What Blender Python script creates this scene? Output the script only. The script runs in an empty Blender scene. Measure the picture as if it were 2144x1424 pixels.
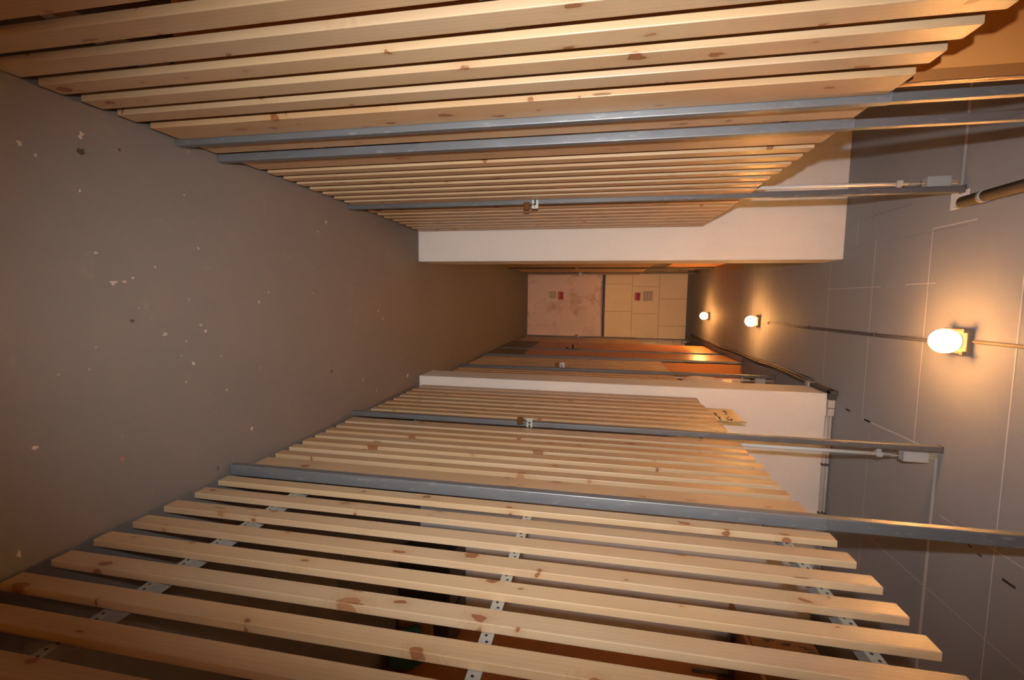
import bpy, bmesh, math, random
from mathutils import Vector, Matrix, noise
S = bpy.context.scene
C = S.collection
random.seed(7)

# ------------------------------------------------------------------ camera, world, light, exposure
cam_d = bpy.data.cameras.new('camera'); cam = bpy.data.objects.new('camera', cam_d); C.objects.link(cam)
FW = Vector((0.08818257, 0.9784061, -0.18693673))
RT = Vector((0.99604606, -0.08458094, 0.02717172))
UP = Vector((-0.01077369, 0.18859366, 0.98199611))
cx, cy, cz = UP, -RT, -FW                      # the photograph was taken with the camera turned on its side
M = Matrix(((cx.x, cy.x, cz.x, 0), (cx.y, cy.y, cz.y, 0), (cx.z, cy.z, cz.z, 1.30), (0, 0, 0, 1)))
cam.matrix_world = M
cam_d.sensor_fit = 'HORIZONTAL'; cam_d.sensor_width = 36.0
cam_d.lens = 959.342 / 2144 * 36
cam_d.clip_start = 0.02
S.camera = cam

S.view_settings.view_transform = 'Standard'; S.view_settings.look = 'None'
S.view_settings.gamma = 1.0; S.view_settings.use_curve_mapping = False
S.view_settings.exposure = 0.0
w = bpy.data.worlds.new('basement'); S.world = w; w.use_nodes = True
w.node_tree.nodes['Background'].inputs['Color'].default_value = (1.0, 0.8, 0.6, 1)
w.node_tree.nodes['Background'].inputs['Strength'].default_value = 0.0

# the photographer's flash, left of the lens
fl = bpy.data.lights.new('camera_flash', 'SPOT'); flo = bpy.data.objects.new('camera_flash', fl); C.objects.link(flo)
flo.location = (-0.12, -0.06, 1.32)
fdir = (FW + UP * 0.10 + RT * 0.04).normalized()
flo.rotation_euler = fdir.to_track_quat('-Z', 'Y').to_euler()
fl.energy = 176.0; fl.color = (1.0, 0.965, 0.93); fl.spot_size = math.radians(89); fl.spot_blend = 1.0
fl.shadow_soft_size = 0.012
flo.scale = (1.0, 1.80, 1.0)                   # the reflector throws a wider beam along the long side of the frame

LAMP_STRENGTH = 410.0
LAMP_COLOR = (1.0, 0.42, 0.115, 1)

# ------------------------------------------------------------------ node helpers
def new_mat(name):
    m = bpy.data.materials.new(name); m.use_nodes = True
    nt = m.node_tree; b = nt.nodes['Principled BSDF']
    return m, nt, b
def N(nt, t, **k):
    n = nt.nodes.new(t)
    for a, v in k.items(): setattr(n, a, v)
    return n
def link(nt, a, b): nt.links.new(a, b)
def setv(nt, sock, v):
    if isinstance(v, bpy.types.NodeSocket): nt.links.new(v, sock)
    else: sock.default_value = v
def mth(nt, op, a, b=0.0, c=0.0, clamp=False):
    n = N(nt, 'ShaderNodeMath', operation=op); n.use_clamp = clamp
    setv(nt, n.inputs[0], a); setv(nt, n.inputs[1], b)
    if len(n.inputs) > 2: setv(nt, n.inputs[2], c)
    return n.outputs[0]
def vmul(nt, v, s):
    n = N(nt, 'ShaderNodeVectorMath', operation='MULTIPLY'); link(nt, v, n.inputs[0]); n.inputs[1].default_value = s
    return n.outputs[0]
def ramp(nt, fac, stops):
    r = N(nt, 'ShaderNodeValToRGB'); e = r.color_ramp.elements
    while len(e) < len(stops): e.new(0.5)
    for el, (p, c) in zip(e, stops):
        el.position = p; el.color = c if len(c) == 4 else (*c, 1)
    link(nt, fac, r.inputs[0]); return r.outputs[0]
def mix(nt, fac, a, b, mode='MIX'):
    n = N(nt, 'ShaderNodeMix', data_type='RGBA', blend_type=mode)
    setv(nt, n.inputs[0], fac)
    for i, v in ((6, a), (7, b)):
        if isinstance(v, bpy.types.NodeSocket): nt.links.new(v, n.inputs[i])
        else: n.inputs[i].default_value = v if len(v) == 4 else (*v, 1)
    return n.outputs[2]
def noise_t(nt, vec, scale, detail=3, rough=0.55, dist=0.0):
    n = N(nt, 'ShaderNodeTexNoise'); link(nt, vec, n.inputs['Vector'])
    n.inputs['Scale'].default_value = scale; n.inputs['Detail'].default_value = detail
    n.inputs['Roughness'].default_value = rough; n.inputs['Distortion'].default_value = dist
    return n.outputs['Fac']
def bump(nt, b, h, strength, dist=0.002):
    n = N(nt, 'ShaderNodeBump'); n.inputs['Strength'].default_value = strength; n.inputs['Distance'].default_value = dist
    link(nt, h, n.inputs['Height']); link(nt, n.outputs[0], b.inputs['Normal'])
def coords(nt): return N(nt, 'ShaderNodeTexCoord').outputs['Object']

def wood_mat(name, light, dark, knotcol, redness=0.5):
    m, nt, b = new_mat(name)
    oi = N(nt, 'ShaderNodeObjectInfo')
    off = N(nt, 'ShaderNodeVectorMath', operation='MULTIPLY_ADD')
    comb = N(nt, 'ShaderNodeCombineXYZ')
    r = oi.outputs['Random']
    link(nt, mth(nt, 'MULTIPLY', r, 37.0), comb.inputs[0]); link(nt, mth(nt, 'MULTIPLY', r, 91.0), comb.inputs[1]); link(nt, mth(nt, 'MULTIPLY', r, 53.0), comb.inputs[2])
    link(nt, coords(nt), off.inputs[0]); off.inputs[1].default_value = (1, 1, 1); link(nt, comb.outputs[0], off.inputs[2])
    p = off.outputs[0]
    # knots
    kv = vmul(nt, p, (5.0, 13.0, 6.5))
    sx = N(nt, 'ShaderNodeSeparateXYZ'); link(nt, kv, sx.inputs[0])
    k2 = N(nt, 'ShaderNodeCombineXYZ'); link(nt, mth(nt, 'ADD', sx.outputs[1], sx.outputs[0]), k2.inputs[0]); link(nt, sx.outputs[2], k2.inputs[1])
    nz = N(nt, 'ShaderNodeTexNoise'); link(nt, kv, nz.inputs['Vector']); nz.inputs['Scale'].default_value = 3.2
    wob = N(nt, 'ShaderNodeVectorMath', operation='ADD'); link(nt, k2.outputs[0], wob.inputs[0]); link(nt, vmul(nt, nz.outputs['Color'], (.34, .30, 0)), wob.inputs[1])
    vo = N(nt, 'ShaderNodeTexVoronoi', voronoi_dimensions='2D'); link(nt, wob.outputs[0], vo.inputs['Vector']); vo.inputs['Scale'].default_value = 1.0
    sep = N(nt, 'ShaderNodeSeparateColor'); link(nt, vo.outputs['Color'], sep.inputs[0])
    g0 = noise_t(nt, p, 60.0, 3)
    keep = mth(nt, 'GREATER_THAN', sep.outputs[0], 0.44)
    rad = mth(nt, 'MULTIPLY_ADD', mth(nt, 'POWER', sep.outputs[1], 2.2), 0.105, 0.032)
    d = mth(nt, 'DIVIDE', vo.outputs['Distance'], rad)
    core = mth(nt, 'MULTIPLY', keep, mth(nt, 'MULTIPLY_ADD', d, -3.2, 3.7, clamp=True))          # 1 inside the knot
    ring = mth(nt, 'MULTIPLY', core, mth(nt, 'ADD', mth(nt, 'MULTIPLY_ADD', d, 3.2, -2.1, clamp=True), mth(nt, 'MULTIPLY', mth(nt, 'SINE', mth(nt, 'MULTIPLY_ADD', d, 16.0, mth(nt, 'MULTIPLY', g0, 9.0))), 0.35), clamp=True))     # its dark rim
    halo = mth(nt, 'MULTIPLY', keep, mth(nt, 'MULTIPLY_ADD', d, -0.27, 0.95, clamp=True))
    # grain: long streaks, bent round the knots
    bend = N(nt, 'ShaderNodeVectorMath', operation='ADD'); link(nt, vmul(nt, p, (1, 1, .035)), bend.inputs[0])
    cb = N(nt, 'ShaderNodeCombineXYZ'); hb = mth(nt, 'MULTIPLY', halo, 0.035); link(nt, hb, cb.inputs[0]); link(nt, hb, cb.inputs[1])
    link(nt, cb.outputs[0], bend.inputs[1])
    g1 = noise_t(nt, bend.outputs[0], 30.0, 3, 0.55)
    wv = N(nt, 'ShaderNodeTexWave', wave_type='RINGS', rings_direction='Z'); link(nt, bend.outputs[0], wv.inputs['Vector'])
    wv.inputs['Scale'].default_value = 34.0; wv.inputs['Distortion'].default_value = 3.5; wv.inputs['Detail'].default_value = 2.5; wv.inputs['Detail Scale'].default_value = 1.2
    g = mth(nt, 'MULTIPLY_ADD', wv.outputs['Fac'], 0.42, mth(nt, 'MULTIPLY', g1, 0.55))
    col = ramp(nt, g, [(0.30, light), (0.70, tuple((l * .82 + d_ * .18) for l, d_ in zip(light, dark))), (1.0, tuple((l * .35 + d_ * .65) for l, d_ in zip(light, dark)))])
    broad = noise_t(nt, vmul(nt, p, (6, 6, 1.1)), 2.2, 2)
    col = mix(nt, mth(nt, 'MULTIPLY', mth(nt, 'MULTIPLY_ADD', broad, 2.4, -0.95, clamp=True), 0.55), col, tuple(c * k for c, k in zip(light, (.86, .70, .52))))
    # each board a little different
    rr = ramp(nt, r, [(0.0, (.90, .84, .76)), (0.3, (1, 1, 1)), (0.55, (1.0, .94, .84)), (0.8, (1.05, 1.06, 1.04)), (1.0, (.98, .87, .74))])
    col = mix(nt, 1.0, col, rr, 'MULTIPLY')
    col = mix(nt, mth(nt, 'MULTIPLY', halo, 0.5), col, tuple(c * k for c, k in zip(light, (.80, .60, .42))))
    kc = mix(nt, ring, tuple(c * 1.7 for c in knotcol), tuple(c * .50 for c in knotcol))
    pale = mth(nt, 'GREATER_THAN', sep.outputs[2], 0.35)
    kc = mix(nt, mth(nt, 'MULTIPLY', mth(nt, 'SUBTRACT', 1.0, pale), 0.6), kc, tuple(c * k for c, k in zip(light, (.78, .58, .42))))
    col = mix(nt, mth(nt, 'MULTIPLY', core, 0.9), col, kc)
    # small pitch pockets and scuffs
    sc = N(nt, 'ShaderNodeTexVoronoi'); link(nt, vmul(nt, p, (30, 30, 4.5)), sc.inputs['Vector']); sc.inputs['Scale'].default_value = 1.0
    s2 = N(nt, 'ShaderNodeSeparateColor'); link(nt, sc.outputs['Color'], s2.inputs[0])
    fleck = mth(nt, 'MULTIPLY', mth(nt, 'LESS_THAN', sc.outputs['Distance'], 0.10), mth(nt, 'GREATER_THAN', s2.outputs[0], 0.80))
    col = mix(nt, mth(nt, 'MULTIPLY', fleck, .75), col, (.17, .075, .028))
    link(nt, col, b.inputs['Base Color'])
    b.inputs['Roughness'].default_value = 0.42; b.inputs['Specular IOR Level'].default_value = 0.4
    bump(nt, b, g, 0.05, 0.0005)
    return m
PINE = wood_mat('planed_pine', (.455, .338, .218), (.33, .192, .098), (.15, .055, .022))

def steel_mat(name, base, light, metallic=.75, rough=.38):
    m, nt, b = new_mat(name); p = coords(nt)
    a = noise_t(nt, vmul(nt, p, (30, 30, 9)), 1.0, 4, .65); c = noise_t(nt, vmul(nt, p, (60, 60, 16)), 1.0, 3, .7)
    f = mth(nt, 'MULTIPLY_ADD', c, 3.0, -1.75, clamp=True)
    col = mix(nt, mth(nt, 'MULTIPLY', f, .75), mix(nt, a, base, tuple(x * 1.35 for x in base)), light)
    link(nt, col, b.inputs['Base Color']); b.inputs['Metallic'].default_value = metallic
    link(nt, mth(nt, 'MULTIPLY_ADD', a, .30, rough - .12), b.inputs['Roughness'])
    return m
STEEL = steel_mat('galvanised_steel', (.105, .110, .119), (.42, .43, .44), .30, .46)
STEEL2 = steel_mat('worn_steel_sleeve', (.130, .137, .150), (.46, .47, .48), .35, .42)
ZINC = steel_mat('bright_zinc', (.36, .355, .33), (.54, .54, .51), .45, .38)

def plain(name, col, rough=.5, metallic=0.0, mottled=.08, scale=12):
    m, nt, b = new_mat(name); p = coords(nt)
    f = noise_t(nt, p, scale, 4, .6)
    link(nt, mix(nt, f, tuple(c * (1 - mottled) for c in col), tuple(min(1, c * (1 + mottled)) for c in col)), b.inputs['Base Color'])
    b.inputs['Roughness'].default_value = rough; b.inputs['Metallic'].default_value = metallic
    return m
DARKHOLE = plain('dark_hole', (.012, .011, .01), .8)
PLASTIC_GREY = plain('grey_plastic', (.42, .42, .415), .6)
COVER = plain('pale_cover', (.80, .82, .83), .6)
PIPE_GREY = plain('grey_drain_plastic', (.070, .069, .067), .8)
BEIGE = plain('beige_cable', (.52, .44, .33), .5)
CABLE = plain('grey_cable', (.11, .10, .092), .7)
BRASS = plain('dark_brass', (.17, .075, .024), .3, .75)
CHROME = plain('shackle_steel', (.75, .77, .8), .15, .95)
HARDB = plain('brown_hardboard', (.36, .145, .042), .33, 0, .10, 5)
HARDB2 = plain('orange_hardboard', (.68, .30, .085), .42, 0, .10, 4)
KICK = plain('grey_kick_plate', (.14, .135, .125), .5)
BLACKP = plain('black_plastic', (.018, .018, .018), .45)
CARD = plain('brown_cardboard', (.30, .165, .075), .75)
PAPER = plain('yellowed_paper', (.64, .51, .31), .7, 0, .04, 9)
INK = plain('dark_brown_ink', (.055, .028, .010), .6)
TEAL = plain('teal_fabric', (.02, .10, .095), .8)
ORANGE = plain('orange_fabric', (.55, .18, .03), .8)
RED = plain('red_sign', (.30, .008, .010), .5)
WHITE = plain('white_plastic', (.60, .585, .56), .6)
CREAM = plain('ivory_grille', (.80, .70, .56), .5)

def concrete(name, col, stain, stain_amt, pit=.5, tex=60, rough=.75):
    m, nt, b = new_mat(name); p = coords(nt)
    a = noise_t(nt, p, 1.6, 5, .6); f = noise_t(nt, p, tex, 4, .65)
    c = mix(nt, mth(nt, 'MULTIPLY_ADD', a, 2.2, -.75, clamp=True), col, tuple(x * .90 for x in col))
    c = mix(nt, mth(nt, 'MULTIPLY', mth(nt, 'MULTIPLY_ADD', noise_t(nt, p, 3.1, 6, .7, .6), 4.0, (-1.95 if stain_amt > .5 else -2.25), clamp=True), stain_amt), c, stain)
    v = N(nt, 'ShaderNodeTexVoronoi'); link(nt, p, v.inputs['Vector']); v.inputs['Scale'].default_value = 42.0
    s = N(nt, 'ShaderNodeSeparateColor'); link(nt, v.outputs['Color'], s.inputs[0])
    dot = mth(nt, 'MULTIPLY', mth(nt, 'LESS_THAN', v.outputs['Distance'], .12), mth(nt, 'GREATER_THAN', s.outputs[0], .72))
    c = mix(nt, mth(nt, 'MULTIPLY', dot, pit), c, tuple(x * y for x, y in zip(col, (.62, .50, .36))))
    link(nt, c, b.inputs['Base Color']); b.inputs['Roughness'].default_value = rough
    b.inputs['Specular IOR Level'].default_value = .25
    bump(nt, b, f, .35, .002)
    return m
WALL = concrete('painted_concrete', (.68, .675, .665), (.56, .48, .40), .30, .55)
CEIL = concrete('ceiling_concrete', (.345, .36, .375), (.32, .325, .335), .25, .15, 45)
SEAM = plain('pale_joint_filler', (.62, .61, .60), .7)
SEAMD = plain('shallow_joint', (.27, .255, .25), .8)
STAIN = plain('black_mark', (.03, .025, .022), .8)
ENDLOW = concrete('stained_render', (.80, .67, .64), (.40, .235, .145), .9, .1, 30)
BLOCK = plain('cream_blockwork', (.84, .73, .56), .8, 0, .05, 8)
JOINT = plain('mortar_joint', (.36, .22, .12), .9)

def floor_mat():
    m, nt, b = new_mat('grey_floor_paint'); p = coords(nt)
    a = noise_t(nt, p, 1.3, 5, .6, .3); f = noise_t(nt, p, 26, 4, .7)
    c = mix(nt, mth(nt, 'MULTIPLY_ADD', a, 2.0, -.6, clamp=True), (.112, .109, .104), (.134, .124, .116))
    worn = mth(nt, 'MULTIPLY', mth(nt, 'MULTIPLY_ADD', noise_t(nt, p, 7.0, 6, .75), 6.0, -3.55, clamp=True), .30)
    c = mix(nt, worn, c, (.26, .225, .19))
    for sc, th, rmax, col, amt in ((9.0, .86, .12, (.50, .44, .37), .85), (21.0, .88, .17, (.44, .38, .31), .75), (13.0, .955, .13, (.03, .02, .015), .8), (17.0, .96, .10, (.33, .13, .04), .7)):
        wv = N(nt, 'ShaderNodeVectorMath', operation='ADD'); nz = N(nt, 'ShaderNodeTexNoise'); link(nt, p, nz.inputs['Vector']); nz.inputs['Scale'].default_value = 40; nz.inputs['Detail'].default_value = 4
        link(nt, p, wv.inputs[0]); link(nt, vmul(nt, nz.outputs['Color'], (.035, .035, 0)), wv.inputs[1])
        v = N(nt, 'ShaderNodeTexVoronoi'); link(nt, vmul(nt, wv.outputs[0], (1, 1, 0)), v.inputs['Vector']); v.inputs['Scale'].default_value = sc
        s = N(nt, 'ShaderNodeSeparateColor'); link(nt, v.outputs['Color'], s.inputs[0])
        dot = mth(nt, 'MULTIPLY', mth(nt, 'LESS_THAN', v.outputs['Distance'], mth(nt, 'MULTIPLY', s.outputs[1], rmax)), mth(nt, 'GREATER_THAN', s.outputs[0], th))
        c = mix(nt, mth(nt, 'MULTIPLY', dot, amt), c, col)
    link(nt, c, b.inputs['Base Color'])
    link(nt, mth(nt, 'MULTIPLY_ADD', f, .2, .42), b.inputs['Roughness']); b.inputs['Specular IOR Level'].default_value = .3
    bump(nt, b, f, .12, .001)
    return m
FLOOR = floor_mat()

def glow_mat():
    m, nt, b = new_mat('lit_glass_globe')
    b.inputs['Base Color'].default_value = (1, .9, .7, 1)
    b.inputs['Emission Color'].default_value = LAMP_COLOR; b.inputs['Emission Strength'].default_value = LAMP_STRENGTH
    n = noise_t(nt, coords(nt), 5, 1)
    # frosted below, half screened by the fitting above: the globe throws most of its light downwards
    ge = N(nt, 'ShaderNodeNewGeometry'); sz = N(nt, 'ShaderNodeSeparateXYZ'); link(nt, ge.outputs['Normal'], sz.inputs[0])
    e = mth(nt, 'MULTIPLY_ADD', sz.outputs[2], -1.7, -0.33, clamp=True)
    link(nt, mth(nt, 'MULTIPLY_ADD', e, LAMP_STRENGTH * 2.3, mth(nt, 'MULTIPLY_ADD', n, LAMP_STRENGTH * .02, LAMP_STRENGTH * .045)), b.inputs['Emission Strength'])
    return m
GLOW = glow_mat()

def film_mat():
    m, nt, b = new_mat('clear_plastic_film')
    b.inputs['Base Color'].default_value = (.85, .72, .58, 1); b.inputs['Roughness'].default_value = .12
    b.inputs['Alpha'].default_value = .60
    bump(nt, b, noise_t(nt, coords(nt), 22, 4, .6, .5), .8, .01)
    return m
FILM = film_mat()

# ------------------------------------------------------------------ mesh helpers
def bx(bm, x0, x1, y0, y1, z0, z1, bevel=0.0, mi=0):
    vs = [bm.verts.new((x, y, z)) for x in (x0, x1) for y in (y0, y1) for z in (z0, z1)]
    idx = ((0, 1, 3, 2), (4, 6, 7, 5), (0, 4, 5, 1), (2, 3, 7, 6), (0, 2, 6, 4), (1, 5, 7, 3))
    fs = []
    for f in idx:
        fc = bm.faces.new([vs[i] for i in f]); fc.material_index = mi; fs.append(fc)
    if bevel:
        es = list({e for f in fs for e in f.edges})
        r = bmesh.ops.bevel(bm, geom=es, offset=bevel, segments=2, affect='EDGES', profile=.5)
        for f in r['faces']: f.material_index = mi
    return vs
def tube(bm, pts, r, n=10, mi=0, caps=True):
    pts = [Vector(p) for p in pts]; rings = []
    for i, p in enumerate(pts):
        t = (pts[min(i + 1, len(pts) - 1)] - pts[max(i - 1, 0)]).normalized()
        a = t.cross(Vector((0, 0, 1)))
        if a.length < .05: a = t.cross(Vector((1, 0, 0)))
        a.normalize(); b_ = t.cross(a)
        rings.append([bm.verts.new(p + (a * math.cos(2 * math.pi * k / n) + b_ * math.sin(2 * math.pi * k / n)) * r) for k in range(n)])
    for A, B in zip(rings, rings[1:]):
        for k in range(n):
            f = bm.faces.new((A[k], A[(k + 1) % n], B[(k + 1) % n], B[k])); f.material_index = mi; f.smooth = True
    if caps:
        for R_ in (rings[0][::-1], rings[-1]):
            f = bm.faces.new(R_); f.material_index = mi
    return rings
def disc(bm, c, nrm, r, n=10, mi=0):
    nrm = Vector(nrm); a = nrm.orthogonal().normalized(); b_ = nrm.cross(a)
    f = bm.faces.new([bm.verts.new(Vector(c) + (a * math.cos(2 * math.pi * k / n) + b_ * math.sin(2 * math.pi * k / n)) * r) for k in range(n)])
    f.material_index = mi
def obj(name, bm, mats, parent=None, loc=None):
    """link bm (world coordinates) as one object whose origin sits at loc (default: centre of its mesh)"""
    bmesh.ops.recalc_face_normals(bm, faces=bm.faces)
    if loc is None:
        lo = Vector([min(v.co[i] for v in bm.verts) for i in range(3)]); hi = Vector([max(v.co[i] for v in bm.verts) for i in range(3)])
        loc = (lo + hi) / 2
        if parent is None: loc.z = lo.z
    loc = Vector(loc)
    for v in bm.verts: v.co -= loc
    me = bpy.data.meshes.new(name); bm.to_mesh(me); bm.free()
    for m in (mats if isinstance(mats, (list, tuple)) else [mats]): me.materials.append(m)
    o = bpy.data.objects.new(name, me); C.objects.link(o)
    if parent is not None:
        o.parent = parent; o.location = loc - wloc(parent)
    else: o.location = loc
    return o
def wloc(o):
    v = Vector(o.location)
    while o.parent: o = o.parent; v += Vector(o.location)
    return v
def tag(o, label, cat, group=None, kind=None):
    if label: o['label'] = label
    if cat: o['category'] = cat
    if group: o['group'] = group
    if kind: o['kind'] = kind
    return o
def thing(name, label, cat, loc, group=None):
    o = bpy.data.objects.new(name, None); C.objects.link(o); o.location = loc; o.empty_display_size = .1
    return tag(o, label, cat, group)
def box_obj(name, a, mats, parent=None, bevel=0.0):
    bm = bmesh.new(); bx(bm, *a, bevel=bevel); return obj(name, bm, mats, parent)
def struct(name, bm, mats, label, cat):
    o = obj(name, bm, mats, None, (0, 0, 0)); return tag(o, label, cat, None, 'structure')

FLECK = plain('pale_paint_fleck', (.29, .26, .225), .7, 0, .2, 60)
# ------------------------------------------------------------------ the setting
SPLATS = [(-0.156, 1.302, 0.006), (-0.049, 1.079, 0.0058), (0.117, 1.168, 0.006), (0.333, 1.393, 0.0065), (0.207, 1.372, 0.0043), (0.145, 1.24, 0.005), (-0.34, 0.841, 0.0072), (-0.323, 0.871, 0.0043), (-0.034, 1.027, 0.0072), (-0.037, 1.056, 0.0058), (0.011, 1.257, 0.0043), (-0.109, 0.986, 0.0043), (-0.018, 1.62, 0.0043), (0.02, 1.566, 0.0058), (-0.071, 1.911, 0.0029), (0.189, 1.22, 0.0029), (0.095, 1.297, 0.0043), (-0.083, 1.149, 0.0043), (0.137, 0.971, 0.0025), (0.193, 0.951, 0.0029), (0.195, 0.882, 0.0029), (0.276, 1.232, 0.0036), (-0.318, 1.259, 0.0029), (-0.457, 1.284, 0.0029), (0.036, 1.091, 0.0029)]
DARKS = [(-0.362, 0.967, 0.01), (0.073, 1.071, 0.006), (-0.395, 1.065, 0.005)]
HC = 2.7513; YP, YP2, YE = 3.16, 3.43, 8.28
XW0, XW1, YB = -2.2, 2.402, -2.6
bm = bmesh.new(); bx(bm, XW0 - .2, XW1 + .2, YB - .2, YE + .2, -.12, 0)
rnd = random.Random(11)
def splat(x, y, r, mi):
    n = 11; ph = rnd.uniform(0, 6); rr = [r * rnd.uniform(.45, 1.15) for _ in range(n)]; st = rnd.uniform(.6, 1.6)
    f = bm.faces.new([bm.verts.new((x + rr[k] * math.cos(6.2832 * k / n), y + st * rr[k] * math.sin(6.2832 * k / n), .0004)) for k in range(n)]); f.material_index = mi
for x, y, r in SPLATS: splat(x, y, r, 1)
for x, y, r in DARKS: splat(x, y, r, 2)
struct('floor', bm, [FLOOR, FLECK, STAIN], 'grey painted concrete floor with pale specks down the corridor', 'floor')
bm = bmesh.new(); bx(bm, XW0 - .2, XW1 + .2, YB - .2, YE + .2, HC, HC + .15)
def strip(x0, x1, y0, y1, mi):
    h = HC - .0012
    f = bm.faces.new([bm.verts.new(p) for p in ((x0, y0, h), (x0, y1, h), (x1, y1, h), (x1, y0, h))]); f.material_index = mi
for x0, x1, y, wd, mi in ((-2.1, -.49, 2.25, .015, 1), (.66, 2.4, 2.248, .018, 1), (-.33, .66, 2.398, .005, 1), (-.47, .5, 3.31, .004, 1), (-.34, .63, 2.83, .004, 1),
                          (-.9, 2.2, 1.92, .005, 1), (-.40, .5, 4.37, .003, 1), (-.4, .5, 4.80, .005, 1), (-.4, .5, 5.9, .004, 1), (-.4, .55, 6.95, .004, 1), (-.4, .5, 7.6, .004, 1), (.7, 2.4, 2.75, .003, 1), (-1.4, .1, 2.87, .003, 2), (.7, 2.3, 1.45, .004, 1), (-.47, -.33, 3.02, .003, 1)):
    strip(x0, x1, y - wd / 2, y + wd / 2, mi)
for y0, y1, x, wd, mi in ((2.85, 3.15, -.47, .003, 2), (2.55, 2.87, -.475, .006, 2), (2.2, 3.15, -.322, .003, 2), (2.15, 2.4, -.335, .005, 1), (2.35, 2.55, -.092, .004, 1), (2.75, 3.33, -.088, .003, 1), (2.26, 2.83, .640, .006, 1), (1.4, 2.2, .90, .003, 1), (1.5, 2.7, 1.25, .003, 1), (4.4, 8.2, .195, .005, 2), (3.5, 5.0, -.25, .003, 2)):
    strip(x - wd / 2, x + wd / 2, y0, y1, mi)
for x, y, a, l in ((.628, 2.98, .012, .05), (.640, 2.78, .008, .06), (.985, 1.85, .010, .055), (.945, 2.03, .006, .02), (.955, 1.98, .006, .02)):
    strip(x - a / 2, x + a / 2, y - l / 2, y + l / 2, 3)
struct('ceiling', bm, [CEIL, SEAM, SEAMD, STAIN], 'grey cast concrete ceiling with pale board joints', 'ceiling')
bm = bmesh.new(); bx(bm, XW0 - .2, XW0, YB, YE, 0, HC); struct('wall_left', bm, WALL, 'outer wall behind the left storage cages', 'wall')
bm = bmesh.new(); bx(bm, XW1, XW1 + .2, YB, YE, 0, HC); struct('wall_right', bm, HARDB, 'brown boarded outer wall behind the right storage cages', 'wall')
bm = bmesh.new(); bx(bm, XW0, XW1, YB - .2, YB, 0, HC); struct('wall_back', bm, WALL, 'wall behind the camera at the start of the corridor', 'wall')
bm = bmesh.new(); bx(bm, XW0, -.2645, YP, YP2, 0, HC, .006); struct('wall_cross_left', bm, WALL, 'pale concrete cross wall ending in a pier left of the corridor', 'wall')
bm = bmesh.new(); bx(bm, .567, XW1, YP, YP2, 0, HC, .006); struct('wall_cross_right', bm, WALL, 'pale concrete cross wall ending in a pier right of the corridor', 'wall')
# end wall: stained render below, blockwork above
bm = bmesh.new()
bx(bm, XW0, XW1, YE, YE + .2, 0, 1.345); bx(bm, XW0, XW1, YE + .004, YE + .2, 1.345, HC, mi=1)
def jl(x0, x1, z0, z1):
    f = bm.faces.new([bm.verts.new(p) for p in ((x0, YE + .003, z0), (x1, YE + .003, z0), (x1, YE + .003, z1), (x0, YE + .003, z1))]); f.material_index = 2
for z in (1.842, 2.298): jl(-.6, .9, z - .003, z + .003)
for x, z0, z1 in ((-.287, 1.38, 1.84), (.188, 1.38, 1.84), (.66, 1.38, 1.84), (-.248, 1.84, 2.298), (.223, 1.84, 2.298), (.70, 1.84, 2.298), (-.039, 2.298, HC), (.429, 2.298, HC)):
    jl(x - .003, x + .003, z0, z1)
struct('wall_end', bm, [ENDLOW, BLOCK, JOINT], 'end wall of the corridor, stained below and blockwork above', 'wall')

# ------------------------------------------------------------------ slatted fronts
ZB, ZT = .027, 1.934
def slat(parent, x0, x1, y0, y1, zb=ZB, zt=ZT):
    bm = bmesh.new()
    dz = random.uniform(-.006, .006)
    bx(bm, x0, x1, y0, y1, zb + random.uniform(-.004, .004), zt + dz, bevel=.0018)
    o = obj('slat', bm, PINE, parent)
    o.rotation_euler = (random.uniform(-.0008, .0008), 0, 0)
    return o
def rail(parent, side, y0, y1, zc, leg, holes=True):
    """perforated steel angle behind the slats; side +1 right, leg -1 flange below, +1 flange above"""
    bm = bmesh.new(); h = .013
    xf = XRB if side > 0 else XLB
    xs = sorted((xf + side * .0003, xf + side * .0028)); bx(bm, xs[0], xs[1], y0, y1, zc - h, zc + h)
    if leg:
        xs = sorted((xf + side * .0028, xf + side * .028)); z = zc + leg * (h - .0013)
        bx(bm, xs[0], xs[1], y0, y1, z - .0012, z + .0012)
    if holes:
        y = y0 + .012; k = 0
        while y < y1 - .005:
            disc(bm, (xf + side * .0001, y, zc + (.003 if k % 2 else -.002)), (1, 0, 0), .0033, 8, 1); y += .0165; k += 1
    return obj('rail', bm, [ZINC, DARKHOLE], parent)
RAILS = ((.318, 1), (1.102, 0), (1.816, -1))
XLF, XLB = -.4757, -.4945
XRF, XRB = .6315, .6503
def front(name, label, cat, side, boards, y0, y1, group=None, holes=False, xf=None, xb=None):
    f = xf if xf is not None else (XRF if side > 0 else XLF)
    b_ = xb if xb is not None else (XRB if side > 0 else XLB)
    t = thing(name, label, cat, (f, (y0 + y1) / 2, ZB), group)
    for a, c in boards: slat(t, min(f, b_), max(f, b_), a, c)
    if y1 - y0 > .12:
        for zc, leg in RAILS: rail(t, side, y0, y1, zc, leg, holes)
    return t
GP = 'slatted fronts of the storage cages'
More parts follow.
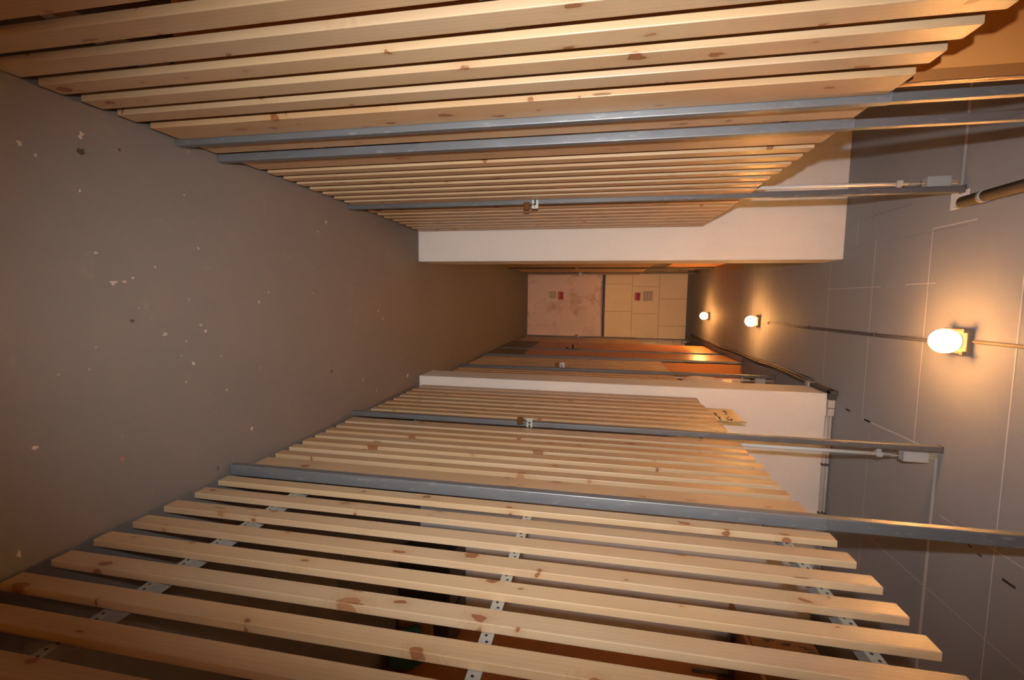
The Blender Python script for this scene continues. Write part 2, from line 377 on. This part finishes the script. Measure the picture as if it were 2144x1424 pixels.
# left, nearest
bl = [(1.137, 1.232)] + [(1.0434 - .0862 * k, 1.0434 - .0862 * k + .0495) for k in range(0, 10)]
front('slatted_partition', 'slatted pine partition on the left nearest the camera, ending at two steel posts', 'partition', -1, bl, .24, 1.231, GP)
ts = thing('filler_board', 'single pine board between the twin steel posts on the left', 'board', (XLF, 1.33, ZB))
slat(ts, XLB, XLF, 1.292, 1.367)
doorL = front('slatted_door', 'slatted pine cage door on the left beside the double posts, brass padlock at its far edge', 'door', -1,
      [(1.455, 1.563)] + [(a, c) for a, c in ((1.605, 1.650), (1.693, 1.738), (1.776, 1.821), (1.868, 1.912), (1.960, 2.005), (2.056, 2.100), (2.142, 2.218))], 1.455, 2.22, GP)
front('slatted_partition', 'slatted pine partition on the left against the concrete pier', 'partition', -1,
      [(2.285 + .1 * k, 2.285 + .1 * k + .060) for k in range(0, 9)], 2.285, 3.15, GP)
# right, nearest: widely spaced
br = [(1.3112, 1.3575), (1.2105, 1.2565), (1.1095, 1.1565), (1.0102, 1.0560), (.9146, .9600), (.8187, .8640), (.7254, .7690), (.630, .676), (.535, .581), (.440, .486), (.345, .391), (.25, .296)]
front('slatted_partition', 'open slatted pine partition on the right nearest the camera with wide gaps', 'partition', 1, br, .24, 1.384, GP, holes=True)
doorR = front('slatted_door', 'slatted pine cage door on the right before the cross wall, padlock at its far edge', 'door', 1,
      [(1.452, 1.556), (1.595, 1.642), (1.680, 1.726), (1.766, 1.822), (1.854, 1.907), (1.940, 1.990), (2.023, 2.077), (2.108, 2.190)], 1.452, 2.192, GP)
front('slatted_partition', 'slatted pine partition on the right against the concrete pier, paper note on top', 'partition', 1,
      [(2.292, 2.352), (2.384, 2.443), (2.468, 2.528), (2.563, 2.622), (2.665, 2.728), (2.765, 2.830), (2.868, 2.938), (2.970, 3.045), (3.075, 3.150)], 2.292, 3.15, GP)
# beyond the cross wall
XR2F, XR2B = .634, .650
front('slatted_partition', 'slatted pine partition on the right just beyond the right pier', 'partition', 1,
      [(3.44 + .0965 * k, 3.44 + .0965 * k + .058) for k in range(7)], 3.44, 4.10, GP, xf=XR2F, xb=XR2B)
doorR2 = front('slatted_door', 'slatted pine door with padlock on the right beyond the cross wall', 'door', 1,
      [(4.155 + .0985 * k, 4.155 + .0985 * k + .060) for k in range(9)], 4.155, 5.005, GP, xf=XR2F, xb=XR2B)
doorR3 = front('slatted_door', 'slatted pine door at the far right end beyond the brown hardboard panels', 'door', 1,
      [(6.87 + .098 * k, 6.87 + .098 * k + .066) for k in range(10)], 6.87, 7.82, GP, xf=XR2F, xb=XR2B)
front('slatted_partition', 'short slatted partition at the right corner of the end wall', 'partition', 1,
      [(7.87 + .098 * k, 7.87 + .098 * k + .066) for k in range(4)], 7.87, 8.24, GP, xf=XR2F, xb=XR2B)
XL2F, XL2B = -.444, -.460
doorL2 = front('slatted_door', 'dim slatted door with dark padlock on the far left beyond the left pier', 'door', -1,
      [(5.30 + .098 * k, 5.30 + .098 * k + .066) for k in range(11)], 5.30, 6.38, GP, xf=XL2F, xb=XL2B)
front('slatted_partition', 'slatted partition on the left hidden just beyond the left pier', 'partition', -1,
      [(3.46 + .098 * k, 3.46 + .098 * k + .066) for k in range(18)], 3.46, 5.24, GP, xf=XL2F, xb=XL2B)
doorL3 = front('slatted_door', 'slatted door on the far left with bright hasp, near the end wall', 'door', -1,
      [(6.49 + .098 * k, 6.49 + .098 * k + .066) for k in range(10)], 6.49, 7.46, GP, xf=XL2F, xb=XL2B)
front('slatted_partition', 'last slatted partition on the left beside the end wall', 'partition', -1,
      [(7.54 + .098 * k, 7.54 + .098 * k + .066) for k in range(7)], 7.54, 8.24, GP, xf=XL2F, xb=XL2B)

# ------------------------------------------------------------------ steel posts
def post(x0, x1, y0, y1, label, z1=HC, sleeve=False):
    t = thing('steel_post', label, 'post', ((x0 + x1) / 2, (y0 + y1) / 2, 0), 'galvanised steel posts of the cages')
    bm = bmesh.new(); bx(bm, x0, x1, y0, y1, 0.0, z1, bevel=.0028); obj('tube', bm, STEEL, t)
    if sleeve:
        bm = bmesh.new(); e = .0012; bx(bm, x0 - e, x1 + e, y0 - e, y1 + e, .004, 1.946, bevel=.0028); obj('sleeve', bm, STEEL2, t)
    bm = bmesh.new(); bx(bm, x0 - .003, x1 + .003, y0 - .004, y1 + .004, z1 - .005, z1 - .0005); obj('top_plate', bm, STEEL, t)
    return t
post(-.482, -.4610, 1.237, 1.2585, 'galvanised steel post on the left, the nearer of the twin pair', sleeve=True)
post(-.482, -.4590, 1.396, 1.4185, 'galvanised steel post on the left, the farther of the twin pair', sleeve=True)
post(-.4825, -.457, 2.226, 2.253, 'galvanised steel post on the left with padlock and grey pipe at the ceiling')
post(.605, .641, 1.387, 1.413, 'galvanised steel post on the right beside the wide gapped slats', sleeve=True)
post(.607, .632, 2.215, 2.241, 'galvanised steel post on the right between padlock and paper note')
post(.612, .637, 4.115, 4.141, 'steel post just beyond the right pier with a small padlock')
post(.612, .637, 5.013, 5.039, 'steel post at the near edge of the brown hardboard panels')
post(.614, .632, 5.750, 5.768, 'thin steel post between the two brown hardboard panels')
post(.614, .637, 7.826, 7.852, 'farthest steel post on the right by the end wall')
post(-.452, -.426, 6.415, 6.441, 'steel post on the far left beside the dark padlock')
post(-.452, -.426, 7.48, 7.506, 'farthest steel post on the left by the end wall')

# ------------------------------------------------------------------ hasps (parts of the doors) and padlocks
def hasp(door, x0, x1, yf, yb, z0, z1):
    """bracket turned out from the door edge into the corridor, its broad face to the camera"""
    bm = bmesh.new(); bx(bm, x0, x1, yf, yf + .003, z0, z1, bevel=.0009)
    xm = sorted((x0 if abs(x0) > abs(x1) else x1, (x0 + x1) / 2)); bx(bm, xm[0], xm[0] + .003 if x0 < 0 else xm[1], yf + .003, yb, z0, z1) if x0 < 0 else bx(bm, xm[1] - .003, xm[1], yf + .003, yb, z0, z1)
    zc = (z0 + z1) / 2; xc = (x0 + x1) / 2
    bx(bm, xc - .006, xc + .004, yf - .0004, yf, zc - .004, zc + .005, mi=1)
    xs = (x0, x0 + .014) if x0 < 0 else (x1 - .014, x1)
    bx(bm, xs[0], xs[1], yf - .0004, yf, zc - .0035, zc + .0035, mi=1)
    h_ = obj('hasp', bm, [ZINC, DARKHOLE], door); h_['label'] = 'bright zinc hasp'
def padlock(side, xc, yc, zb, label, sc=1.0):
    """brass body, broad face to the camera, shackle up through the hasp"""
    t = thing('padlock', label, 'padlock', (xc, yc, zb), 'padlocks on the cage doors')
    w2, d2, hb = .0175 * sc, .0075 * sc, .029 * sc
    bm = bmesh.new(); bx(bm, xc - w2, xc + w2, yc - d2, yc + d2, zb, zb + hb, bevel=.003 * sc); obj('body', bm, BRASS, t)
    bm = bmesh.new(); r = .0105 * sc; zt = zb + hb
    pts = [(xc - r, yc, zt - .004), (xc - r, yc, zt + .010 * sc)] + [(xc - r * math.cos(a), yc, zt + .010 * sc + r * math.sin(a)) for a in [math.pi * k / 10 for k in range(1, 10)]] + [(xc + r, yc, zt + .010 * sc), (xc + r, yc, zt - .004)]
    tube(bm, pts, .003 * sc, 8); obj('shackle', bm, CHROME, t)
    return t
hasp(doorL, -.474, -.433, 2.212, 2.2235, .966, .998)
padlock(-1, -.4425, 2.199, .930, 'dark brass padlock on the left hand cage door')
hasp(doorR, .586, .631, 2.201, 2.212, .956, .987)
padlock(1, .5965, 2.188, .913, 'brown brass padlock on the right hand door before the cross wall')
def hasp_small(door, side, xs, xp, yc, zc):
    bm = bmesh.new(); o = -side
    bx(bm, min(xs, xp + o * .003), max(xs, xp + o * .003), yc - .05, yc + .05, zc - .02, zc + .02, bevel=.001)
    bx(bm, min(xp + o * .003, xp + o * .0036), max(xp + o * .003, xp + o * .0036), yc - .012, yc + .02, zc - .005, zc + .005, mi=1)
    h_ = obj('hasp', bm, [ZINC, DARKHOLE], door); h_['label'] = 'bright zinc hasp'
hasp(doorR2, .562, .606, 4.100, 4.112, .955, 1.0)
padlock(1, .580, 4.086, .918, 'small dark padlock on the right beyond the cross wall', 1.15)
hasp(doorR3, .585, .628, 7.810, 7.822, .930, .965)
padlock(1, .600, 7.796, .895, 'tiny dark padlock at the far right end', 1.2)
hasp(doorL2, -.465, -.425, 6.398, 6.410, .945, .975)
padlock(-1, -.445, 6.384, .905, 'dark padlock in the gloom behind the left pier', 1.3)
hasp(doorL3, -.452, -.395, 7.460, 7.472, .955, 1.0)
padlock(-1, -.410, 7.446, .925, 'tiny padlock on the far left steel post near the end wall', 1.0)

# ------------------------------------------------------------------ hardboard panels
t = thing('hardboard_panel', 'brown hardboard panel with grey kick plate, nearer of two on far right', 'panel', (.63, 5.39, 0), 'hardboard panels beyond the right pier')
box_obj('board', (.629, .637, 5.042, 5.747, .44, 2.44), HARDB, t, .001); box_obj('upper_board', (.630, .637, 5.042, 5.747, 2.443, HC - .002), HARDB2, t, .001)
box_obj('kick_plate', (.626, .636, 5.042, 5.747, .004, .438), KICK, t, .001)['label'] = 'grey kick plate'
t = thing('hardboard_panel', 'brown hardboard door panel with black handle, farther of two on far right', 'panel', (.63, 6.3, 0), 'hardboard panels beyond the right pier')
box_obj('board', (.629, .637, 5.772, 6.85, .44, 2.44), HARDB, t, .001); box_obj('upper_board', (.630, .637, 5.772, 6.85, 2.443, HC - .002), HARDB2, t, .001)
box_obj('kick_plate', (.626, .636, 5.772, 6.85, .004, .438), KICK, t, .001)['label'] = 'grey kick plate'
bm = bmesh.new(); bx(bm, .622, .629, 5.86, 5.91, .87, 1.03, .002); tube(bm, [(.624, 5.885, .97), (.585, 5.885, .97), (.580, 5.90, .968), (.580, 6.03, .960)], .010, 10); tube(bm, [(.624, 5.885, .90), (.60, 5.885, .90)], .012, 10)
obj('door_handle', bm, BLACKP, t)['label'] = 'black lever handle'
bm = bmesh.new(); bx(bm, .6275, .6288, 6.05, 6.21, 1.30, 1.62); p_ = obj('paper_strip', bm, plain('brown_notice', (.42, .21, .10), .6), t); p_['label'] = 'notice strip'
bm = bmesh.new(); bx(bm, .6268, .6275, 6.11, 6.135, 1.385, 1.60); bx(bm, .6266, .6275, 6.15, 6.165, 1.33, 1.43); obj('pale_line', bm, PAPER, p_)
o = box_obj('hardboard_partition', (.645, XW1 - .002, 5.02, 5.03, .01, HC - .003), HARDB, None, .001); tag(o, 'brown hardboard partition dividing the cages seen above the slats beyond the right pier', 'partition')
o = box_obj('hardboard_partition', (XW0 + .002, -.497, 1.243, 1.253, .005, HC - .003), HARDB2, None, .001); tag(o, 'orange brown hardboard partition seen above the nearest left slats', 'partition')
o = box_obj('dark_strip', (-.522, -.4975, 1.226, 1.242, .005, HC - .003), HARDB, None, .001); tag(o, 'dark upright strip beside the nearest steel post on the left', 'batten')  # plain dark strip added to draw the dark band at the partition edge
t = thing('hardboard_panel', 'brown board above the dim slatted door on the far left', 'panel', (-.452, 5.9, 2.15))
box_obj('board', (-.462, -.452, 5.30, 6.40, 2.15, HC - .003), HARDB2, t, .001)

# ------------------------------------------------------------------ conduits, boxes, cables
def conduit(x, y, z0, z1, zc, zb0, zb1, label, toward):
    t = thing('cable_conduit', label, 'conduit', (x, y, z0), 'white conduits up the posts')
    bm = bmesh.new(); tube(bm, [(x, y, z0), (x, y, z1)], .0085, 12); obj('pipe', bm, WHITE, t)
    bm = bmesh.new(); bx(bm, x - .0115, x + .0115, y - .0115, y + .0115, zc - .012, zc + .012, .002); xx = sorted((x, x + toward * .026)); bx(bm, xx[0], xx[1], y - .004, y + .004, zc - .009, zc + .009, .001); obj('clip', bm, PLASTIC_GREY, t)
    bm = bmesh.new(); bx(bm, x - .023, x + .023, y - .021, y + .021, zb0, zb1, .004); bx(bm, x - .020, x + .020, y - .024, y - .021, zb0 + .004, zb1 - .004, .002); obj('junction_box', bm, PLASTIC_GREY, t)
    for dx, a, c in ((.003, z1 - .01, zb0 + .004), (-.004, zb1 - .004, HC - .001), (.005, zb1 - .004, HC - .001)):
        bm = bmesh.new(); tube(bm, [(x + dx, y, a), (x + dx, y, c)], .003, 8); obj('cable', bm, BEIGE, t)
    return t
conduit(-.5085, 2.273, 1.90, 2.565, 2.533, 2.628, 2.715, 'white conduit with grey junction box beside the left padlocked post', 1)
conduit(.661, 2.243, 1.92, 2.572, 2.525, 2.612, 2.708, 'white conduit with grey junction box behind the right padlocked post', -1)
conduit(.662, 4.15, 1.92, 2.56, 2.50, 2.60, 2.68, 'white conduit with junction box beyond the right pier', -1)
conduit(-.490, 7.53, 1.95, 2.60, 2.50, 2.62, 2.70, 'far left conduit with junction box near the end wall', 1)
conduit(.662, 7.86, 1.95, 2.60, 2.50, 2.62, 2.70, 'far right conduit with junction box near the end wall', -1)
# grey drain pipe along the ceiling, open end at the left post
t = thing('drain_pipe', 'grey plastic pipe under the ceiling with an open end at the left padlocked post', 'pipe', (-.405, 1.0, HC - .042))
bm = bmesh.new(); RO, RI = .021, .018; zc = HC - .050
ro = tube(bm, [(-.405, YB + .01, zc), (-.405, 1.4, zc), (-.405, 2.165, zc)], RO, 20, 0, False)
ri = tube(bm, [(-.405, 2.02, zc), (-.405, 2.165, zc)], RI, 20, 1, False)
for k in range(20):
    bm.faces.new((ro[-1][k], ro[-1][(k + 1) % 20], ri[-1][(k + 1) % 20], ri[-1][k]))
bm.faces.new(ri[0]).material_index = 1
obj('pipe', bm, [PIPE_GREY, DARKHOLE], t)
for y in (2.06, 1.2, .3):
    bm = bmesh.new(); tube(bm, [(-.405, y - .008, zc), (-.405, y + .008, zc)], .0235, 20); bx(bm, -.409, -.401, y - .005, y + .005, zc + .020, HC - .0005); obj('pipe_clip', bm, PLASTIC_GREY, t)
o = box_obj('cover_plate', (-.466, -.396, 2.205, 2.302, HC - .004, HC - .0005), COVER, None, .001); tag(o, 'small pale cover plate on the ceiling at the open pipe end', 'plate')
# cable running through the lamps
t = thing('ceiling_cable', 'dark cable run along the ceiling from lamp to lamp', 'cable', (.15, 3.2, HC - .012))
bm = bmesh.new(); tube(bm, [(.155, 2.26, HC - .007), (.163, 2.7, HC - .007), (.172, 3.6, HC - .007), (.179, 4.36, HC - .007)], .0055, 8)
obj('cable', bm, CABLE, t)
bm = bmesh.new(); tube(bm, [(.155 + .011, 2.26, HC - .005), (.174, 2.7, HC - .005), (.183, 3.6, HC - .005), (.188, 4.36, HC - .005)], .003, 6); obj('cable', bm, CABLE, t)
bm = bmesh.new(); tube(bm, [(.146, 2.10, HC - .007), (.142, 1.6, HC - .007), (.135, .8, HC - .007), (.13, 0.05, HC - .007)], .0065, 8); obj('cable', bm, CABLE, t)
for y, x in ((2.76, .164), (3.55, .1715), (4.33, .179), (1.85, .144)):
    bm = bmesh.new(); bx(bm, x - .009, x + .012, y - .007, y + .007, HC - .015, HC - .001, .002); obj('cable_clip', bm, CABLE, t)
# sagging bundle on the right beyond the pier, trunking round the pier, twin conduits along the cross wall
t = thing('cable_bundle', 'sagging bundle of grey cables under the ceiling beyond the right pier', 'cable', (.54, 5.0, HC - .06))
for dx, sag, r in ((0, .030, .0085), (.016, .020, .0075), (-.013, .014, .007)):
    bm = bmesh.new(); P = []
    ks = [3.44, 3.55, 3.85, 4.15, 4.45, 4.9, 5.35, 5.8, 6.3, 6.8, 7.2, 7.64]
    for i, y in enumerate(ks): P.append((.536 + dx + .004 * math.sin(i * 2.1), y, HC - .012 - (sag if i % 3 == 1 else sag * .6 if i % 3 == 2 else .004)))
    tube(bm, P, r, 8); obj('cable', bm, CABLE, t)
box_obj('tray', (.517, .562, 3.45, 5.30, HC - .006, HC - .001), PIPE_GREY, t, .001)
for y in (4.45, 5.8):
    bm = bmesh.new(); bx(bm, .515, .560, y - .008, y + .008, HC - .032, HC - .001, .003); obj('cable_clip', bm, CABLE, t)
t = thing('cable_trunking', 'grey trunking bent round the top of the right pier', 'trunking', (.56, 3.2, HC - .045))
bm = bmesh.new()
bx(bm, .5405, .5645, 3.10, 3.44, HC - .040, HC - .001, .003)
bx(bm, .5405, .600, 3.118, 3.156, HC - .040, HC - .001, .004); obj('channel', bm, PIPE_GREY, t)
bm = bmesh.new(); bx(bm, .538, .566, 3.40, 3.45, HC - .052, HC - .0015, .002); obj('end_cap', bm, PLASTIC_GREY, t)
bm = bmesh.new(); bx(bm, .602, .655, 3.128, 3.157, HC - .040, HC - .001, .003); bx(bm, .658, .705, 3.130, 3.157, HC - .038, HC - .002, .003); obj('coupler', bm, PLASTIC_GREY, t)
for dz, lab in ((.014, 'upper of two grey conduits along the top of the right cross wall'), (.036, 'lower of two grey conduits along the top of the right cross wall')):
    t = thing('wall_conduit', lab, 'conduit', (1.5, 3.145, HC - dz), 'twin conduits on the right cross wall')
    bm = bmesh.new(); tube(bm, [(.708, 3.147, HC - dz), (1.2, 3.147, HC - dz), (XW1 - .004, 3.147, HC - dz)], .0085, 10); obj('pipe', bm, PLASTIC_GREY, t)
    for x in (1.02, 1.34, 1.8):
        bm = bmesh.new(); bx(bm, x - .008, x + .008, 3.136, 3.1595, HC - dz - .0105, HC - dz + .0105, .002); obj('clip', bm, PIPE_GREY, t)
# galvanised bar across the end wall
bm = bmesh.new(); tube(bm, [(-.62, YE - .023, 1.359), (.1, YE - .023, 1.359), (.86, YE - .023, 1.359)], .0215, 20)
o = obj('steel_bar', bm, STEEL); tag(o, 'galvanised steel bar running across the end wall', 'bar')

# ------------------------------------------------------------------ vents and signs on the end wall
def vent(xc, zc, s, label, proud):
    t = thing('air_vent', label, 'vent', (xc, YE, zc - s / 2), 'vents on the end wall')
    bm = bmesh.new(); h = s / 2; fw = .026; y0, y1 = YE - proud, YE + .0035
    bx(bm, xc - h, xc + h, y0, y1, zc + h - fw, zc + h, .003); bx(bm, xc - h, xc + h, y0, y1, zc - h, zc - h + fw, .003)
    bx(bm, xc - h, xc - h + fw, y0, y1, zc - h + fw, zc + h - fw, .003); bx(bm, xc + h - fw, xc + h, y0, y1, zc - h + fw, zc + h - fw, .003); obj('frame', bm, CREAM, t)
    bm = bmesh.new(); n = 9; st = (s - 2 * fw) / n
    for k in range(n):
        z = zc - h + fw + st * (k + .5)
        vs = bx(bm, xc - h + fw, xc + h - fw, y0 + .006, y0 + .012, z - st * .28, z + st * .28)
    obj('grille', bm, CREAM, t)
    bm = bmesh.new(); bx(bm, xc - h + fw * .8, xc + h - fw * .8, y1 - .006, y1 - .0005, zc - h + fw * .8, zc + h - fw * .8); obj('backing', bm, plain('dark_duct', (.05, .03, .02), .8), t)
vent(-.082, 2.105, .215, 'upper square cream air vent on the blockwork of the end wall', .030)
vent(-.090, .455, .185, 'lower square air vent on the stained part of the end wall', .022)
def sign(xc, zc, w_, h_, label, yf):
    t = thing('wall_sign', label, 'sign', (xc, yf, zc - h_ / 2), 'red signs on the end wall')
    box_obj('plate', (xc - w_ / 2, xc + w_ / 2, yf - .004, yf - .0003, zc - h_ / 2, zc + h_ / 2), RED, t, .001)
    bm = bmesh.new(); rnd = random.Random(int(zc * 100)); x = xc - w_ * .40
    while x < xc + w_ * .38:                                # a line of white lettering, too small to read
        ww = rnd.uniform(.005, .009); bx(bm, x, x + ww, yf - .0046, yf - .0038, zc - h_ * .36, zc - h_ * .22); x += ww + .0018
    obj('lettering', bm, WHITE, t)['label'] = 'white lettering'
sign(-.074, 1.932, .135, .096, 'small red sign with white lettering below the upper vent', YE + .004)
sign(-.078, .598, .135, .094, 'small red sign with white lettering above the lower vent', YE)

# ------------------------------------------------------------------ ceiling lamps
def lamp(x, y, label, rz=0):
    t = thing('ceiling_lamp', label, 'lamp', (x, y, HC - .12), 'lit lamps along the corridor ceiling')
    bm = bmesh.new(); bx(bm, x - .052, x + .052, y - .052, y + .052, HC - .022, HC - .0005, .004)
    for sx in (-1, 1):
        for sy in (-1, 1): bx(bm, x + sx * .045 - .008, x + sx * .045 + .008, y + sy * .045 - .008, y + sy * .045 + .008, HC - .036, HC - .020, .002)
    obj('base', bm, plain('brown_lamp_base', (.22, .15, .10), .5), t)
    bm = bmesh.new(); bmesh.ops.create_uvsphere(bm, u_segments=24, v_segments=14, radius=.050)
    for v in bm.verts:
        v.co.z *= 1.05; v.co += Vector((x, y, HC - .064))
    for f in bm.faces: f.smooth = True
    obj('globe', bm, GLOW, t)['label'] = 'glowing glass globe'
    bm = bmesh.new(); tube(bm, [(x, y, HC - .030), (x, y, HC - .021)], .034, 20); obj('collar', bm, PLASTIC_GREY, t)
lamp(.150, 2.165, 'nearest lit ceiling lamp, large and glaring')
lamp(.178, 4.62, 'middle one of the lit ceiling lamps')
lamp(.195, 6.60, 'farthest small lit ceiling lamp near the end wall')
lamp(.125, -1.30, 'lit ceiling lamp overhead behind the camera, outside the picture')

# ------------------------------------------------------------------ paper note tucked behind the slat tops
t = thing('paper_note', 'yellowed paper note with handwriting sticking up over the right hand slats', 'note', (.652, 2.75, 1.86))
bm = bmesh.new(); nu, nv = 16, 6
def pp(u, v, dx=0):                              # u far -> near, v bottom -> top
    y = 2.945 + (2.600 - 2.945) * u; z = (1.868 + .006 * u) + v * (2.107 - 1.868 - .022 * u)
    x = .6525 + .004 * math.sin(u * 3.0) * v - (.015 * max(0, (u - .90) / .10) ** 2)
    return Vector((x + dx, y, z))
g = [[[bm.verts.new(pp(i / nu, j / nv, d)) for j in range(nv + 1)] for i in range(nu + 1)] for d in (0, .0007)]
for L, A in enumerate(g):
    for i in range(nu):
        for j in range(nv):
            q = (A[i][j], A[i + 1][j], A[i + 1][j + 1], A[i][j + 1]); bm.faces.new(q if L else q[::-1])
rim = [(i, 0) for i in range(nu)] + [(nu, j) for j in range(nv)] + [(i, nv) for i in range(nu, 0, -1)] + [(0, j) for j in range(nv, 0, -1)]
for (i, j), (k, l) in zip(rim, rim[1:] + rim[:1]): bm.faces.new((g[0][i][j], g[0][k][l], g[1][k][l], g[1][i][j]))
for f in bm.faces: f.smooth = True
obj('sheet', bm, PAPER, t)
ST = [[(2.826, 1.973), (2.78, 1.97), (2.77, 1.98)], [(2.82, 1.979), (2.802, 1.986)], [(2.781, 1.975), (2.762, 1.976)], [(2.739, 1.976), (2.662, 1.973)], [(2.72, 1.973), (2.723, 1.987)],
      [(2.645, 1.965), (2.63, 1.972), (2.626, 1.966)], [(2.660, 1.971), (2.648, 1.974)], [(2.881, 2.034), (2.871, 2.045)], [(2.886, 2.046), (2.853, 2.054)],
      [(2.833, 2.034), (2.84, 2.041), (2.801, 2.04)], [(2.732, 2.026), (2.739, 2.035)], [(2.711, 2.014), (2.640, 2.017)], [(2.682, 2.024), (2.686, 2.039)], [(2.666, 2.028), (2.64, 2.031)], [(2.677, 2.036), (2.675, 2.028)]]
for ln in (ST[:7], ST[7:10], ST[10:]):
    bm = bmesh.new()
    for s_ in ln: tube(bm, [(.6515, a, b_) for a, b_ in s_], .0024, 6)
    obj('handwriting', bm, INK, t)['label'] = 'line of dark handwriting'

# ------------------------------------------------------------------ stored things seen through the gaps and over the slats
t = thing('storage_crate', 'black storage crate on the floor by the cross wall behind the wide gapped slats', 'crate', (1.90, 2.95, 0))
box_obj('body', (1.72, 2.10, 2.76, 3.12, .003, .33), BLACKP, t, .012); box_obj('lid', (1.71, 2.11, 2.75, 3.13, .332, .372), BLACKP, t, .008)
t = thing('drawer_box', 'brown drawer box with black lid in the far corner of the right cage', 'box', (2.26, 2.95, 0))
box_obj('carcass', (2.14, 2.385, 2.74, 3.13, .003, .262), CARD, t, .004); box_obj('lid', (2.135, 2.39, 2.735, 3.135, .264, .37), BLACKP, t, .004)
for z0 in (.02, .14):
    dr = box_obj('drawer', (2.16, 2.37, 2.730, 2.738, z0, z0 + .105), CARD, t, .002); box_obj('knob', (2.255, 2.275, 2.715, 2.729, z0 + .045, z0 + .06), BLACKP, dr, .002)
def bag(name, label, cat, c, r, mat, seed, parts=None, amp=.25):
    t = thing(name, label, cat, (c[0], c[1], c[2] - r[2]))
    bm = bmesh.new(); bmesh.ops.create_icosphere(bm, subdivisions=4, radius=1)
    for v in bm.verts:
        n = noise.noise(v.co * 1.6 + Vector((seed, 0, 0))) * amp + noise.noise(v.co * 4.5 + Vector((0, seed, 0))) * amp * .45
        d = v.co * (1 + n); v.co = Vector((c[0] + d.x * r[0], c[1] + d.y * r[1], max(c[2] + d.z * r[2], c[2] - r[2] * .92)))
    for f in bm.faces: f.smooth = True
    obj('sack', bm, mat, t); return t
t = bag('cloth_bag', 'teal cloth bag with orange tie on the floor behind the right slats', 'bag', (2.25, 2.60, .13), (.12, .11, .13), TEAL, 3.1)
bm = bmesh.new(); tube(bm, [(2.25 + .05 * math.cos(a), 2.60 + .05 * math.sin(a), .245) for a in [2 * math.pi * k / 16 for k in range(17)]], .012, 8); obj('tie', bm, ORANGE, t)
t = thing('wall_shelf', 'dark shelf high on the outer wall of the right cage', 'shelf', (2.2, 2.6, 2.18))
box_obj('board', (2.00, 2.40, 2.10, 3.12, 2.20, 2.225), HARDB, t, .002)
for y in (2.25, 2.95):
    bm = bmesh.new(); bx(bm, 2.05, 2.40, y, y + .02, 2.17, 2.198); bx(bm, 2.375, 2.40, y, y + .02, 1.95, 2.17); obj('bracket', bm, STEEL, t)
t = thing('storage_box', 'brown box with black dashes on the high shelf in the right cage', 'box', (2.2, 2.88, 2.226))
box_obj('carton', (2.03, 2.38, 2.66, 3.08, 2.228, 2.62), CARD, t, .004)
bm = bmesh.new(); rnd = random.Random(5)
for k in range(46):
    y = rnd.uniform(2.72, 3.02); z = rnd.uniform(2.28, 2.56); bx(bm, 2.0285, 2.0298, y, y + .007, z, z + rnd.uniform(.025, .05))
for a in ((2.665, 3.075, 2.605, 2.618), (2.665, 3.075, 2.232, 2.245), (2.665, 2.68, 2.232, 2.618), (3.06, 3.075, 2.232, 2.618)): bx(bm, 2.0285, 2.0298, *a)
obj('printed_pattern', bm, BLACKP, t)['label'] = 'black printed dashes and border'
bag('plastic_bag', 'crumpled clear plastic bag on top of the slats just beyond the right pier', 'bag', (.668, 3.96, 2.20), (.045, .075, .23), FILM, 8.2, amp=.32)
